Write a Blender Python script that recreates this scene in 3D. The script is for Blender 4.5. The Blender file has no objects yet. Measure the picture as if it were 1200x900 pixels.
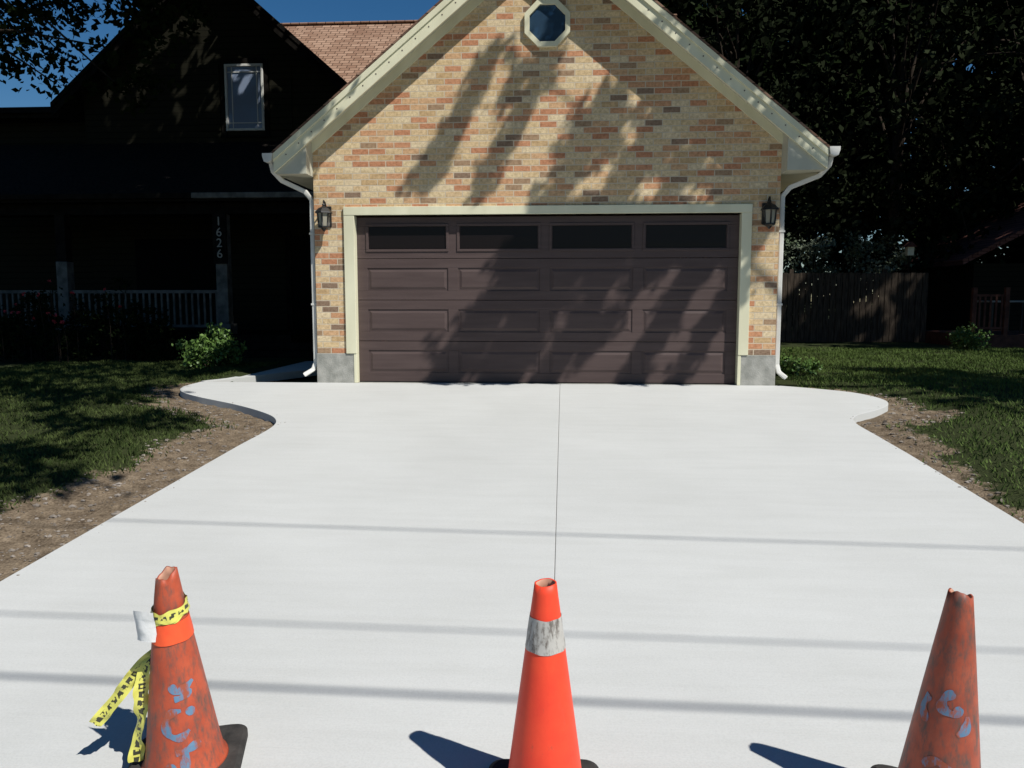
import bpy, bmesh, math, random
import numpy as np
from mathutils import Vector, Matrix
random.seed(7); rng=np.random.default_rng(11)
scene=bpy.context.scene
COL=scene.collection
SUN=Vector((.498,-.401,.769)).normalized()
DX,DY=SUN.x/SUN.z,SUN.y/SUN.z      # horizontal travel per metre of height, toward the sun
SL=0.075

# ------------------------------------------------------------------ materials
def newmat(name):
    m=bpy.data.materials.new(name); m.use_nodes=True
    nt=m.node_tree; b=nt.nodes['Principled BSDF']
    return m,nt,b
def N(nt,t,**kw):
    n=nt.nodes.new(t)
    for k,v in kw.items():
        if k in n.inputs: n.inputs[k].default_value=v
        else: setattr(n,k,v)
    return n
def c4(c): return (c[0],c[1],c[2],1)
def noisy(name,c1,c2,scale=5,rough=.7,spec=.3,bump=0,bscale=40,detail=6,stretch=(1,1,1),metal=0,lo=.35,hi=.65):
    m,nt,b=newmat(name); L=nt.links
    tc=N(nt,'ShaderNodeTexCoord'); mp=N(nt,'ShaderNodeMapping'); mp.inputs['Scale'].default_value=stretch
    L.new(tc.outputs['Object'],mp.inputs['Vector'])
    n=N(nt,'ShaderNodeTexNoise'); n.inputs['Scale'].default_value=scale; n.inputs['Detail'].default_value=detail
    L.new(mp.outputs[0],n.inputs['Vector'])
    r=N(nt,'ShaderNodeValToRGB'); r.color_ramp.elements[0].color=c4(c1); r.color_ramp.elements[1].color=c4(c2)
    r.color_ramp.elements[0].position=lo; r.color_ramp.elements[1].position=hi
    L.new(n.outputs['Fac'],r.inputs[0]); L.new(r.outputs[0],b.inputs['Base Color'])
    b.inputs['Roughness'].default_value=rough; b.inputs['Specular IOR Level'].default_value=spec; b.inputs['Metallic'].default_value=metal
    if bump:
        n2=N(nt,'ShaderNodeTexNoise'); n2.inputs['Scale'].default_value=bscale; n2.inputs['Detail'].default_value=5
        L.new(mp.outputs[0],n2.inputs['Vector'])
        bp=N(nt,'ShaderNodeBump'); bp.inputs['Strength'].default_value=bump; bp.inputs['Distance'].default_value=.01
        L.new(n2.outputs['Fac'],bp.inputs['Height']); L.new(bp.outputs[0],b.inputs['Normal'])
    return m

def brick_mat():
    m,nt,b=newmat('buff_brick'); L=nt.links
    g=N(nt,'ShaderNodeNewGeometry'); s=N(nt,'ShaderNodeSeparateXYZ'); L.new(g.outputs['Position'],s.inputs[0])
    sn=N(nt,'ShaderNodeSeparateXYZ'); L.new(g.outputs['Normal'],sn.inputs[0])
    ab=N(nt,'ShaderNodeMath',operation='ABSOLUTE'); L.new(sn.outputs['X'],ab.inputs[0])
    gt=N(nt,'ShaderNodeMath',operation='GREATER_THAN'); gt.inputs[1].default_value=.5; L.new(ab.outputs[0],gt.inputs[0])
    mx=N(nt,'ShaderNodeMix',data_type='FLOAT'); L.new(gt.outputs[0],mx.inputs[0]); L.new(s.outputs['X'],mx.inputs[2]); L.new(s.outputs['Y'],mx.inputs[3])
    c=N(nt,'ShaderNodeCombineXYZ'); L.new(mx.outputs[0],c.inputs['X']); L.new(s.outputs['Z'],c.inputs['Y'])
    wn=N(nt,'ShaderNodeTexNoise'); wn.inputs['Scale'].default_value=9; L.new(c.outputs[0],wn.inputs['Vector'])
    ws=N(nt,'ShaderNodeVectorMath',operation='SCALE'); ws.inputs['Scale'].default_value=.006; L.new(wn.outputs['Color'],ws.inputs[0])
    ad=N(nt,'ShaderNodeVectorMath',operation='ADD'); L.new(c.outputs[0],ad.inputs[0]); L.new(ws.outputs[0],ad.inputs[1])
    br=N(nt,'ShaderNodeTexBrick'); br.offset=.5; br.inputs['Scale'].default_value=1
    br.inputs['Color1'].default_value=(0,0,0,1); br.inputs['Color2'].default_value=(1,1,1,1)
    br.inputs['Brick Width'].default_value=.215; br.inputs['Row Height'].default_value=.076
    br.inputs['Mortar Size'].default_value=.0062; br.inputs['Mortar Smooth'].default_value=.2
    L.new(ad.outputs[0],br.inputs['Vector'])
    r=N(nt,'ShaderNodeValToRGB'); cr=r.color_ramp; cr.interpolation='CONSTANT'
    cols=[(0,(.60,.42,.23)),(.09,(.70,.53,.31)),(.22,(.62,.34,.19)),(.31,(.73,.58,.36)),(.43,(.55,.26,.145)),(.51,(.70,.52,.31)),
          (.63,(.40,.27,.17)),(.70,(.66,.42,.24)),(.80,(.76,.62,.41)),(.91,(.60,.30,.17)),(.96,(.29,.20,.14))]
    cr.elements[0].position=0; cr.elements[0].color=c4(cols[0][1]); cr.elements[1].position=.09; cr.elements[1].color=c4(cols[1][1])
    for p,q in cols[2:]:
        e=cr.elements.new(p); e.color=c4(q)
    L.new(br.outputs['Color'],r.inputs[0])
    n=N(nt,'ShaderNodeTexNoise'); n.inputs['Scale'].default_value=26; n.inputs['Detail'].default_value=8; n.inputs['Roughness'].default_value=.7
    L.new(c.outputs[0],n.inputs['Vector'])
    r2=N(nt,'ShaderNodeValToRGB'); r2.color_ramp.elements[0].position=.3; r2.color_ramp.elements[0].color=(.62,.56,.5,1); r2.color_ramp.elements[1].position=.6; r2.color_ramp.elements[1].color=(1.06,1.05,1.02,1)
    L.new(n.outputs['Fac'],r2.inputs[0])
    mu=N(nt,'ShaderNodeMix',data_type='RGBA',blend_type='MULTIPLY'); mu.inputs[0].default_value=1
    L.new(r.outputs[0],mu.inputs[6]); L.new(r2.outputs[0],mu.inputs[7])
    mo=N(nt,'ShaderNodeMix',data_type='RGBA'); L.new(br.outputs['Fac'],mo.inputs[0]); L.new(mu.outputs[2],mo.inputs[6]); mo.inputs[7].default_value=(.60,.51,.38,1)
    L.new(mo.outputs[2],b.inputs['Base Color']); b.inputs['Roughness'].default_value=.85; b.inputs['Specular IOR Level'].default_value=.2
    h=N(nt,'ShaderNodeMath',operation='SUBTRACT'); L.new(n.outputs['Fac'],h.inputs[0]); L.new(br.outputs['Fac'],h.inputs[1])
    bp=N(nt,'ShaderNodeBump'); bp.inputs['Strength'].default_value=.6; bp.inputs['Distance'].default_value=.006
    L.new(h.outputs[0],bp.inputs['Height']); L.new(bp.outputs[0],b.inputs['Normal'])
    return m
def shingle_mat(name,ca,cb,cc,axis):
    m,nt,b=newmat(name); L=nt.links
    g=N(nt,'ShaderNodeNewGeometry'); s=N(nt,'ShaderNodeSeparateXYZ'); L.new(g.outputs['Position'],s.inputs[0])
    mz=N(nt,'ShaderNodeMath',operation='MULTIPLY'); mz.inputs[1].default_value=1.6; L.new(s.outputs['Z'],mz.inputs[0])
    c=N(nt,'ShaderNodeCombineXYZ'); L.new(s.outputs[axis],c.inputs['X']); L.new(mz.outputs[0],c.inputs['Y'])
    br=N(nt,'ShaderNodeTexBrick'); br.inputs['Scale'].default_value=1; br.offset=.37
    br.inputs['Color1'].default_value=(0,0,0,1); br.inputs['Color2'].default_value=(1,1,1,1)
    br.inputs['Brick Width'].default_value=.23; br.inputs['Row Height'].default_value=.14; br.inputs['Mortar Size'].default_value=.012; br.inputs['Mortar Smooth'].default_value=.4
    L.new(c.outputs[0],br.inputs['Vector'])
    r=N(nt,'ShaderNodeValToRGB'); r.color_ramp.elements[0].color=c4(ca); r.color_ramp.elements[1].color=c4(cb)
    e=r.color_ramp.elements.new(.5); e.color=c4(cc)
    L.new(br.outputs['Color'],r.inputs[0])
    mo=N(nt,'ShaderNodeMix',data_type='RGBA'); L.new(br.outputs['Fac'],mo.inputs[0]); L.new(r.outputs[0],mo.inputs[6]); mo.inputs[7].default_value=(ca[0]*.3,ca[1]*.3,ca[2]*.3,1)
    L.new(mo.outputs[2],b.inputs['Base Color']); b.inputs['Roughness'].default_value=.9; b.inputs['Specular IOR Level'].default_value=.15
    bp=N(nt,'ShaderNodeBump'); bp.inputs['Strength'].default_value=.6; bp.inputs['Distance'].default_value=.01; bp.invert=True
    L.new(br.outputs['Fac'],bp.inputs['Height']); L.new(bp.outputs[0],b.inputs['Normal'])
    return m
def siding_mat():
    m,nt,b=newmat('dark_siding'); L=nt.links
    g=N(nt,'ShaderNodeNewGeometry'); s=N(nt,'ShaderNodeSeparateXYZ'); L.new(g.outputs['Position'],s.inputs[0])
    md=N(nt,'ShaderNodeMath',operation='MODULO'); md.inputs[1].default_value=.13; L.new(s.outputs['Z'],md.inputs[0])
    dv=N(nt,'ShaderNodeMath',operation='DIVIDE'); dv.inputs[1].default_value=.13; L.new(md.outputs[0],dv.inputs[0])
    r=N(nt,'ShaderNodeValToRGB'); r.color_ramp.elements[0].color=(.004,.004,.003,1); r.color_ramp.elements[1].color=(.019,.018,.012,1); r.color_ramp.elements[1].position=.16  # dark brown boards taken to near-black, tree shade partly in the colour
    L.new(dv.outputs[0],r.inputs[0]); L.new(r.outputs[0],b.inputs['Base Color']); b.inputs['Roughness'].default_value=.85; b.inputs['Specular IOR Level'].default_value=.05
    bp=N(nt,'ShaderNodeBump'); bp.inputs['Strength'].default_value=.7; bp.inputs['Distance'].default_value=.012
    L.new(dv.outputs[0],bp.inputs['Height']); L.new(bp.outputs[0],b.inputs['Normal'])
    return m
def concrete_mat():
    m,nt,b=newmat('new_broomed_concrete'); L=nt.links
    g=N(nt,'ShaderNodeNewGeometry')
    def nz(scale,detail,st=(1,1,1)):
        mp=N(nt,'ShaderNodeMapping'); mp.inputs['Scale'].default_value=st; L.new(g.outputs['Position'],mp.inputs[0])
        n=N(nt,'ShaderNodeTexNoise'); n.inputs['Scale'].default_value=scale; n.inputs['Detail'].default_value=detail; n.inputs['Roughness'].default_value=.6; L.new(mp.outputs[0],n.inputs[0]); return n
    a=nz(.7,4); f=nz(6,8,(.25,1.8,1)); k=nz(120,3); br=nz(30,3,(.12,7,1))
    r=N(nt,'ShaderNodeValToRGB'); r.color_ramp.elements[0].position=.3; r.color_ramp.elements[1].position=.7
    r.color_ramp.elements[0].color=(.545,.55,.53,1); r.color_ramp.elements[1].color=(.60,.606,.586,1); L.new(a.outputs['Fac'],r.inputs[0])
    r2=N(nt,'ShaderNodeValToRGB'); r2.color_ramp.elements[0].position=.3; r2.color_ramp.elements[1].position=.6
    r2.color_ramp.elements[0].color=(.95,.95,.945,1); r2.color_ramp.elements[1].color=(1,1,1,1); L.new(f.outputs['Fac'],r2.inputs[0])
    r3=N(nt,'ShaderNodeValToRGB'); r3.color_ramp.elements[0].position=.25; r3.color_ramp.elements[1].position=.6
    r3.color_ramp.elements[0].color=(.90,.90,.90,1); r3.color_ramp.elements[1].color=(1,1,1,1); L.new(k.outputs['Fac'],r3.inputs[0])
    m1=N(nt,'ShaderNodeMix',data_type='RGBA',blend_type='MULTIPLY'); m1.inputs[0].default_value=1; L.new(r.outputs[0],m1.inputs[6]); L.new(r2.outputs[0],m1.inputs[7])
    m2=N(nt,'ShaderNodeMix',data_type='RGBA',blend_type='MULTIPLY'); m2.inputs[0].default_value=1; L.new(m1.outputs[2],m2.inputs[6]); L.new(r3.outputs[0],m2.inputs[7])
    L.new(m2.outputs[2],b.inputs['Base Color']); b.inputs['Roughness'].default_value=.85; b.inputs['Specular IOR Level'].default_value=.2
    bp=N(nt,'ShaderNodeBump'); bp.inputs['Strength'].default_value=.35; bp.inputs['Distance'].default_value=.002
    L.new(br.outputs['Fac'],bp.inputs['Height']); L.new(bp.outputs[0],b.inputs['Normal'])
    return m
def leaf_mat(name,dark,light,rough=.5,spec=.35):
    m,nt,b=newmat(name); L=nt.links
    a=N(nt,'ShaderNodeAttribute'); a.attribute_name='tint'
    r=N(nt,'ShaderNodeValToRGB'); r.color_ramp.elements[0].color=c4(dark); r.color_ramp.elements[1].color=c4(light)
    L.new(a.outputs['Fac'],r.inputs[0])
    if spec==0:
        d=N(nt,'ShaderNodeBsdfDiffuse'); L.new(r.outputs[0],d.inputs['Color']); L.new(d.outputs[0],nt.nodes['Material Output'].inputs['Surface']); nt.nodes.remove(b); return m
    L.new(r.outputs[0],b.inputs['Base Color'])
    b.inputs['Roughness'].default_value=rough; b.inputs['Specular IOR Level'].default_value=spec
    return m
def terrain_mat():
    m,nt,b=newmat('lawn_and_soil'); L=nt.links
    a=N(nt,'ShaderNodeAttribute'); a.attribute_name='dirt'
    g=N(nt,'ShaderNodeNewGeometry')
    n=N(nt,'ShaderNodeTexNoise'); n.inputs['Scale'].default_value=9; n.inputs['Detail'].default_value=8; L.new(g.outputs['Position'],n.inputs[0])
    n2=N(nt,'ShaderNodeTexNoise'); n2.inputs['Scale'].default_value=60; n2.inputs['Detail'].default_value=6; L.new(g.outputs['Position'],n2.inputs[0])
    rg=N(nt,'ShaderNodeValToRGB'); rg.color_ramp.elements[0].color=(.014,.022,.008,1); rg.color_ramp.elements[1].color=(.055,.065,.024,1); L.new(n2.outputs['Fac'],rg.inputs[0])
    rd=N(nt,'ShaderNodeValToRGB'); rd.color_ramp.elements[0].position=.36; rd.color_ramp.elements[1].position=.66
    rd.color_ramp.elements[0].color=(.08,.058,.038,1); rd.color_ramp.elements[1].color=(.29,.225,.155,1)
    av=N(nt,'ShaderNodeMath',operation='ADD'); L.new(n.outputs['Fac'],av.inputs[0]); L.new(n2.outputs['Fac'],av.inputs[1])
    hv=N(nt,'ShaderNodeMath',operation='MULTIPLY'); hv.inputs[1].default_value=.5; L.new(av.outputs[0],hv.inputs[0]); L.new(hv.outputs[0],rd.inputs[0])
    sm=N(nt,'ShaderNodeMath',operation='ADD'); L.new(a.outputs['Fac'],sm.inputs[0]); L.new(n.outputs['Fac'],sm.inputs[1])
    st=N(nt,'ShaderNodeMapRange'); st.inputs[1].default_value=.9; st.inputs[2].default_value=1.1; L.new(sm.outputs[0],st.inputs[0])
    mx=N(nt,'ShaderNodeMix',data_type='RGBA'); L.new(st.outputs[0],mx.inputs[0]); L.new(rg.outputs[0],mx.inputs[6]); L.new(rd.outputs[0],mx.inputs[7])
    L.new(mx.outputs[2],b.inputs['Base Color']); b.inputs['Roughness'].default_value=.95; b.inputs['Specular IOR Level'].default_value=.1
    bp=N(nt,'ShaderNodeBump'); bp.inputs['Strength'].default_value=.9; bp.inputs['Distance'].default_value=.02
    L.new(n2.outputs['Fac'],bp.inputs['Height']); L.new(bp.outputs[0],b.inputs['Normal'])
    return m

M_brick=brick_mat(); M_conc=concrete_mat(); M_terr=terrain_mat(); M_siding=siding_mat()
M_found=noisy('foundation_concrete',(.27,.27,.24),(.42,.41,.37),7,.9,.2,.5,60)
M_cream=noisy('cream_trim',(.68,.65,.46),(.80,.77,.56),3,.5,.35,.08,30,stretch=(1,1,.3))
M_soffit=noisy('soffit',(.50,.49,.39),(.58,.56,.45),3,.6,.3)
M_white=noisy('white_trim',(.58,.57,.52),(.72,.71,.66),4,.5,.35)
M_porchw=noisy('shaded_porch_white',(.08,.078,.07),(.17,.165,.15),6,.7,.15)  # white porch paint with the porch shade darkened into its colour
M_number=noisy('number_paint',(.30,.29,.26),(.38,.37,.33),6,.6,.3)
M_door=noisy('brown_door_paint',(.078,.054,.050),(.094,.066,.061),6,.55,.25,.12,150,stretch=(.3,1,3))
M_roofb=shingle_mat('brown_shingles',(.25,.145,.095),(.40,.26,.18),(.32,.20,.135),'X')
M_roofg=shingle_mat('garage_shingles',(.17,.10,.07),(.27,.17,.12),(.22,.13,.09),'Y')
M_roofd=noisy('dark_shingles',(.008,.007,.006),(.02,.017,.014),20,.95,.04,.5,60)
M_roofr=shingle_mat('red_shingles',(.14,.06,.045),(.22,.10,.08),(.18,.08,.065),'X')
M_black=noisy('black_metal',(.012,.012,.012),(.022,.02,.018),15,.45,.4)
M_rubber=noisy('black_rubber',(.025,.024,.023),(.06,.055,.05),12,.8,.25,.4,60)
M_bark=noisy('bark',(.015,.011,.008),(.05,.038,.028),12,.95,.1,.9,25,stretch=(1,1,.25))
M_fence=noisy('weathered_fence_wood',(.03,.023,.018),(.08,.062,.046),8,.9,.1,.4,30,stretch=(3,3,.4))
M_redwood=noisy('stained_wood',(.06,.024,.018),(.11,.045,.032),8,.7,.2,.3,30)
M_asph=noisy('asphalt',(.035,.035,.036),(.07,.07,.068),40,.9,.2,.6,200)
M_stone=noisy('gravel_stone',(.13,.11,.09),(.32,.28,.24),3,.9,.2,.4,80)
M_wire=noisy('wire',(.01,.01,.01),(.02,.02,.02),3,.6)
M_joint=noisy('joint_mortar_dust',(.26,.255,.24),(.34,.335,.32),30,.95,.1)
def glass_mat(name,col,rough=.05,spec=.6):
    m,nt,b=newmat(name); b.inputs['Base Color'].default_value=c4(col); b.inputs['Roughness'].default_value=rough; b.inputs['Specular IOR Level'].default_value=spec
    n=N(nt,'ShaderNodeTexNoise'); n.inputs['Scale'].default_value=2.5
    bp=N(nt,'ShaderNodeBump'); bp.inputs['Strength'].default_value=.05; bp.inputs['Distance'].default_value=.02
    nt.links.new(n.outputs['Fac'],bp.inputs['Height']); nt.links.new(bp.outputs[0],b.inputs['Normal']); return m
M_glass=glass_mat('dark_window_glass',(.012,.009,.009),.10,.12)
M_pglass=glass_mat('porch_window_glass',(.002,.002,.002),.4,.03)
M_glassb=glass_mat('reflective_window_glass',(.03,.06,.10),.03,1.0)
M_glassc=glass_mat('curtain_and_sky_reflection_glass',(.22,.27,.37),.08,.8)  # blue-grey base stands for a curtain and a painted sky reflection
M_lglass=glass_mat('lantern_glass',(.30,.28,.22),.2,.5)

# ------------------------------------------------------------------ geometry helpers
def empty(name,loc=(0,0,0)):
    e=bpy.data.objects.new(name,None); e.location=loc; COL.objects.link(e); e.empty_display_size=.2; return e
def mkobj(name,verts,faces,mat,parent=None,smooth=False):
    me=bpy.data.meshes.new(name); me.from_pydata([tuple(v) for v in verts],[],faces); me.update()
    if mat: me.materials.append(mat)
    if smooth:
        me.polygons.foreach_set('use_smooth',[True]*len(me.polygons))
    o=bpy.data.objects.new(name,me); COL.objects.link(o)
    if parent: o.parent=parent
    return o
def fixn(o):
    bm=bmesh.new(); bm.from_mesh(o.data); bmesh.ops.recalc_face_normals(bm,faces=bm.faces); bm.to_mesh(o.data); bm.free()
def bev(o,w,seg=2):
    md=o.modifiers.new('bevel','BEVEL'); md.width=w; md.segments=seg; md.limit_method='ANGLE'; return o
def boxes(name,lst,mat,parent=None,bevel=0):
    V=[];F=[]
    for (x0,x1,y0,y1,z0,z1) in lst:
        b=len(V); V+=[(x0,y0,z0),(x1,y0,z0),(x1,y1,z0),(x0,y1,z0),(x0,y0,z1),(x1,y0,z1),(x1,y1,z1),(x0,y1,z1)]
        F+=[(b,b+3,b+2,b+1),(b+4,b+5,b+6,b+7),(b,b+1,b+5,b+4),(b+1,b+2,b+6,b+5),(b+2,b+3,b+7,b+6),(b+3,b,b+4,b+7)]
    o=mkobj(name,V,F,mat,parent)
    if bevel: bev(o,bevel,2)
    return o
def prism(name,pts,d0,d1,mat,parent=None,axis='Y',bevel=0):
    n=len(pts)
    if axis=='Y': V=[(x,d0,z) for x,z in pts]+[(x,d1,z) for x,z in pts]
    else: V=[(d0,y,z) for y,z in pts]+[(d1,y,z) for y,z in pts]
    F=[tuple(range(n)),tuple(range(2*n-1,n-1,-1))]+[(i,i+n,(i+1)%n+n,(i+1)%n) for i in range(n)]
    o=mkobj(name,V,F,mat,parent); fixn(o)
    if bevel: bev(o,bevel)
    return o
def tubes(name,paths,mat,parent=None,seg=8):
    V=[];F=[]
    for pts,rad in paths:
        pts=[Vector(p) for p in pts]; n=len(pts); base=len(V)
        if not hasattr(rad,'__len__'): rad=[rad]*n
        for i,p in enumerate(pts):
            d=(pts[min(i+1,n-1)]-pts[max(i-1,0)]).normalized()
            a=d.cross(Vector((0,0,1)))
            if a.length<.05: a=d.cross(Vector((0,1,0)))
            a.normalize(); b=d.cross(a)
            for k in range(seg):
                t=2*math.pi*k/seg; V.append(p+(a*math.cos(t)+b*math.sin(t))*rad[i])
        for i in range(n-1):
            for k in range(seg):
                F.append((base+i*seg+k,base+i*seg+(k+1)%seg,base+(i+1)*seg+(k+1)%seg,base+(i+1)*seg+k))
        F.append(tuple(base+k for k in range(seg))); F.append(tuple(base+(n-1)*seg+k for k in reversed(range(seg))))
    return mkobj(name,V,F,mat,parent,smooth=True)
def leaves(name,C,R,n,size,mat,parent=None,flat=.75,tintbase=None,shell=.5):
    C=np.asarray(C,float); R=np.asarray(R,float); k=len(C)
    idx=np.repeat(np.arange(k),n); T=len(idx)
    d=rng.normal(size=(T,3)); d/=np.linalg.norm(d,axis=1)[:,None]
    rad=R[idx]*rng.random(T)**shell*(1+.25*rng.normal(size=T)); p=C[idx]+d*rad[:,None]*np.array([1,1,flat])
    a=rng.normal(size=(T,3)); a/=np.linalg.norm(a,axis=1)[:,None]
    u=rng.normal(size=(T,3)); b=np.cross(a,u); b/=np.linalg.norm(b,axis=1)[:,None]
    s=size*(.6+.8*rng.random(T)); nrm=np.cross(a,b)
    v0=p-a*s[:,None]*.5; v2=p+a*s[:,None]*.5; v1=p+b*s[:,None]*.3+nrm*s[:,None]*.08; v3=p-b*s[:,None]*.3+nrm*s[:,None]*.08
    V=np.stack([v0,v1,v2,v3],1).reshape(-1,3); F=np.arange(T*4).reshape(-1,4)
    ct=rng.random(k) if tintbase is None else tintbase
    tint=np.clip(ct[idx]*.5+rng.random(T)*.5,0,1)
    me=bpy.data.meshes.new(name); me.vertices.add(T*4); me.vertices.foreach_set('co',V.ravel())
    me.loops.add(T*4); me.loops.foreach_set('vertex_index',F.ravel().astype(np.int32))
    me.polygons.add(T); me.polygons.foreach_set('loop_start',(np.arange(T)*4).astype(np.int32)); me.polygons.foreach_set('loop_total',np.full(T,4,np.int32))
    me.update(calc_edges=True)
    at=me.attributes.new('tint','FLOAT','POINT'); at.data.foreach_set('value',np.repeat(tint,4).astype(np.float32))
    me.materials.append(mat); o=bpy.data.objects.new(name,me); COL.objects.link(o)
    if parent: o.parent=parent
    return o

# ------------------------------------------------------------------ driveway slabs
def base(Y): return np.where(Y>0,0,np.where(Y<-12.5,-.9375,SL*Y))
def catmull(P,n=6):
    out=[]
    for i in range(len(P)-1):
        p0=P[max(i-1,0)];p1=P[i];p2=P[i+1];p3=P[min(i+2,len(P)-1)]
        for k in range(n):
            t=k/n
            out.append(tuple(.5*((2*p1[j])+(-p0[j]+p2[j])*t+(2*p0[j]-5*p1[j]+4*p2[j]-p3[j])*t*t+(-p0[j]+3*p1[j]-3*p2[j]+p3[j])*t**3) for j in range(2)))
    out.append(P[-1]); return out
leftcurve=catmull([(-2.72,-3.2),(-2.68,-2.5),(-2.78,-2.12),(-3.04,-1.80),(-3.50,-1.42),(-4.15,-.98),(-4.50,-.66),(-4.62,-.35),(-4.55,-.008)])
rightcurve=catmull([(2.96,-.03),(3.35,-.22),(3.68,-.45),(3.85,-.80),(3.80,-1.12),(3.56,-1.42),(3.24,-1.72),(3.12,-2.05),(3.13,-2.6),(3.15,-3.2)])
JX=.16
left_poly=[(JX-.0022,-12.3),(-3.12,-12.3)]+leftcurve+[(-3.0,-.008),(JX-.0022,-.008)]
right_poly=[(3.25,-12.3),(JX+.0022,-12.3),(JX+.0022,-.008),(2.9,-.008)]+rightcurve
def slab(name,poly,zf,th=.11,parent=None):
    V=[(x,y,zf(y)) for x,y in poly]; n=len(V)
    V+=[(x,y,z-th) for x,y,z in V]
    F=[tuple(range(n)),tuple(range(2*n-1,n-1,-1))]+[(i,i+n,(i+1)%n+n,(i+1)%n) for i in range(n)]
    o=mkobj(name,V,F,M_conc,parent); fixn(o); bev(o,.003,2); return o
drv=empty('concrete_driveway')
slab('slab_left',left_poly,lambda y:SL*y,parent=drv); slab('slab_right',right_poly,lambda y:SL*y,parent=drv)
mkobj('joint_filler',[(JX-.0021,-12.3,SL*-12.3-.005),(JX+.0021,-12.3,SL*-12.3-.005),(JX+.0021,-.01,-.0055),(JX-.0021,-.01,-.0055)],[(0,1,2,3)],M_joint,drv)
walk=slab('concrete_walkway',catmull([(-3.03,.0),(-4.5,.0),(-4.42,.5),(-4.35,1.2),(-4.35,2.5),(-4.6,3.6)],4)[4:]+[(-3.03,3.6)],lambda y:0)

# ------------------------------------------------------------------ terrain
outline=np.array(left_poly[1:-1]); outr=np.array(right_poly[3:]+[right_poly[0]])
def dist_poly(X,Y,P):
    d=np.full(X.shape,1e9)
    for i in range(len(P)-1):
        ax,ay=P[i];bx,by=P[i+1]; vx,vy=bx-ax,by-ay; l=vx*vx+vy*vy+1e-9
        t=np.clip(((X-ax)*vx+(Y-ay)*vy)/l,0,1); d=np.minimum(d,np.hypot(X-ax-t*vx,Y-ay-t*vy))
    return d
def vnoise(X,Y,s,seed=0):
    X=X*s+seed*17.3;Y=Y*s+seed*9.1
    xi=np.floor(X).astype(int);yi=np.floor(Y).astype(int);fx=X-xi;fy=Y-yi
    h=lambda a,b:(np.sin(a*127.1+b*311.7+seed)*43758.5453)%1
    fx=fx*fx*(3-2*fx);fy=fy*fy*(3-2*fy)
    return (h(xi,yi)*(1-fx)+h(xi+1,yi)*fx)*(1-fy)+(h(xi,yi+1)*(1-fx)+h(xi+1,yi+1)*fx)*fy
def inpoly(X,Y,P):
    c=np.zeros(X.shape,bool); n=len(P)
    for i in range(n):
        x1,y1=P[i];x2,y2=P[(i+1)%n]
        if y1==y2: continue
        c^=((y1>Y)!=(y2>Y))&(X<(x2-x1)*(Y-y1)/(y2-y1)+x1)
    return c
ALL=left_poly[1:-1]+[(2.9,-.008)]+rightcurve+[(3.25,-12.3)]
def terr(X,Y):
    dl=dist_poly(X,Y,outline); dr=dist_poly(X,Y,outr); d=np.minimum(dl,dr)
    w=np.where(X<0,.62+.4*(vnoise(X,Y,1.1,3)-.5)+.1*(Y<-4),np.where(Y<-3,.28,.52)+.34*(vnoise(X,Y,1.3,5)-.5))+.16*(vnoise(X,Y,5,7)-.5)
    w=w*np.where(Y>-1.2,.55,1)
    dirt=np.clip(1-(d-w)/.18*.5-.5,0,1)
    ins=inpoly(X,Y,ALL)
    z=base(Y)-.075+.085*np.clip((d-w*.5)/.6,0,1)+.022*(vnoise(X,Y,3,1)-.5)+.022*(vnoise(X,Y,9,2)-.5)*(.4+.6*dirt)+.012*(vnoise(X,Y,22,4)-.5)
    inside=(ins&(d>.08))|((X>-4.3)&(X<3)&(Y>-.02)&(Y<9))
    z=np.where(inside,base(Y)-.14,z); z=np.where(Y<-12.4,-1.0,z)
    return z,dirt,d,ins|((X>-4.55)&(X<3)&(Y>-.02))
def axis(dense0,dense1,step,far):
    a=list(np.arange(dense0,dense1,step)); s=step;x=dense1
    while x<far: a.append(x); s*=1.35; x+=s
    a.append(far); s=step;x=dense0;b=[]
    while x>-far: s*=1.35; x-=s; b.append(x)
    return np.array(sorted(b)+a)
ax_=axis(-9,9,.06,260); ay_=axis(-9,4,.06,260)
GX,GY=np.meshgrid(ax_,ay_); Z,D_,dd,_i=terr(GX,GY)
V=np.stack([GX,GY,Z],-1).reshape(-1,3); ny,nx=GX.shape
ii=np.arange(nx*ny).reshape(ny,nx); F=np.stack([ii[:-1,:-1],ii[:-1,1:],ii[1:,1:],ii[1:,:-1]],-1).reshape(-1,4)
me=bpy.data.meshes.new('ground'); me.vertices.add(len(V)); me.vertices.foreach_set('co',V.ravel())
me.loops.add(F.size); me.loops.foreach_set('vertex_index',F.ravel().astype(np.int32)); me.polygons.add(len(F))
me.polygons.foreach_set('loop_start',(np.arange(len(F))*4).astype(np.int32)); me.polygons.foreach_set('loop_total',np.full(len(F),4,np.int32)); me.update(calc_edges=True)
at=me.attributes.new('dirt','FLOAT','POINT'); at.data.foreach_set('value',D_.ravel().astype(np.float32)); me.materials.append(M_terr)
me.polygons.foreach_set('use_smooth',[True]*len(F))
COL.objects.link(bpy.data.objects.new('ground',me))
mkobj('road',[(-120,-21,-.93),(120,-21,-.93),(120,-12.75,-.93),(-120,-12.75,-.93)],[(0,1,2,3)],M_asph)
boxes('kerb',[(-120,-3.2,-12.75,-12.6,-1.0,-.80),(3.35,120,-12.75,-12.6,-1.0,-.80),(-3.2,3.35,-12.75,-12.31,-1.0,-.915)],M_conc,None,.02)

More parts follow.
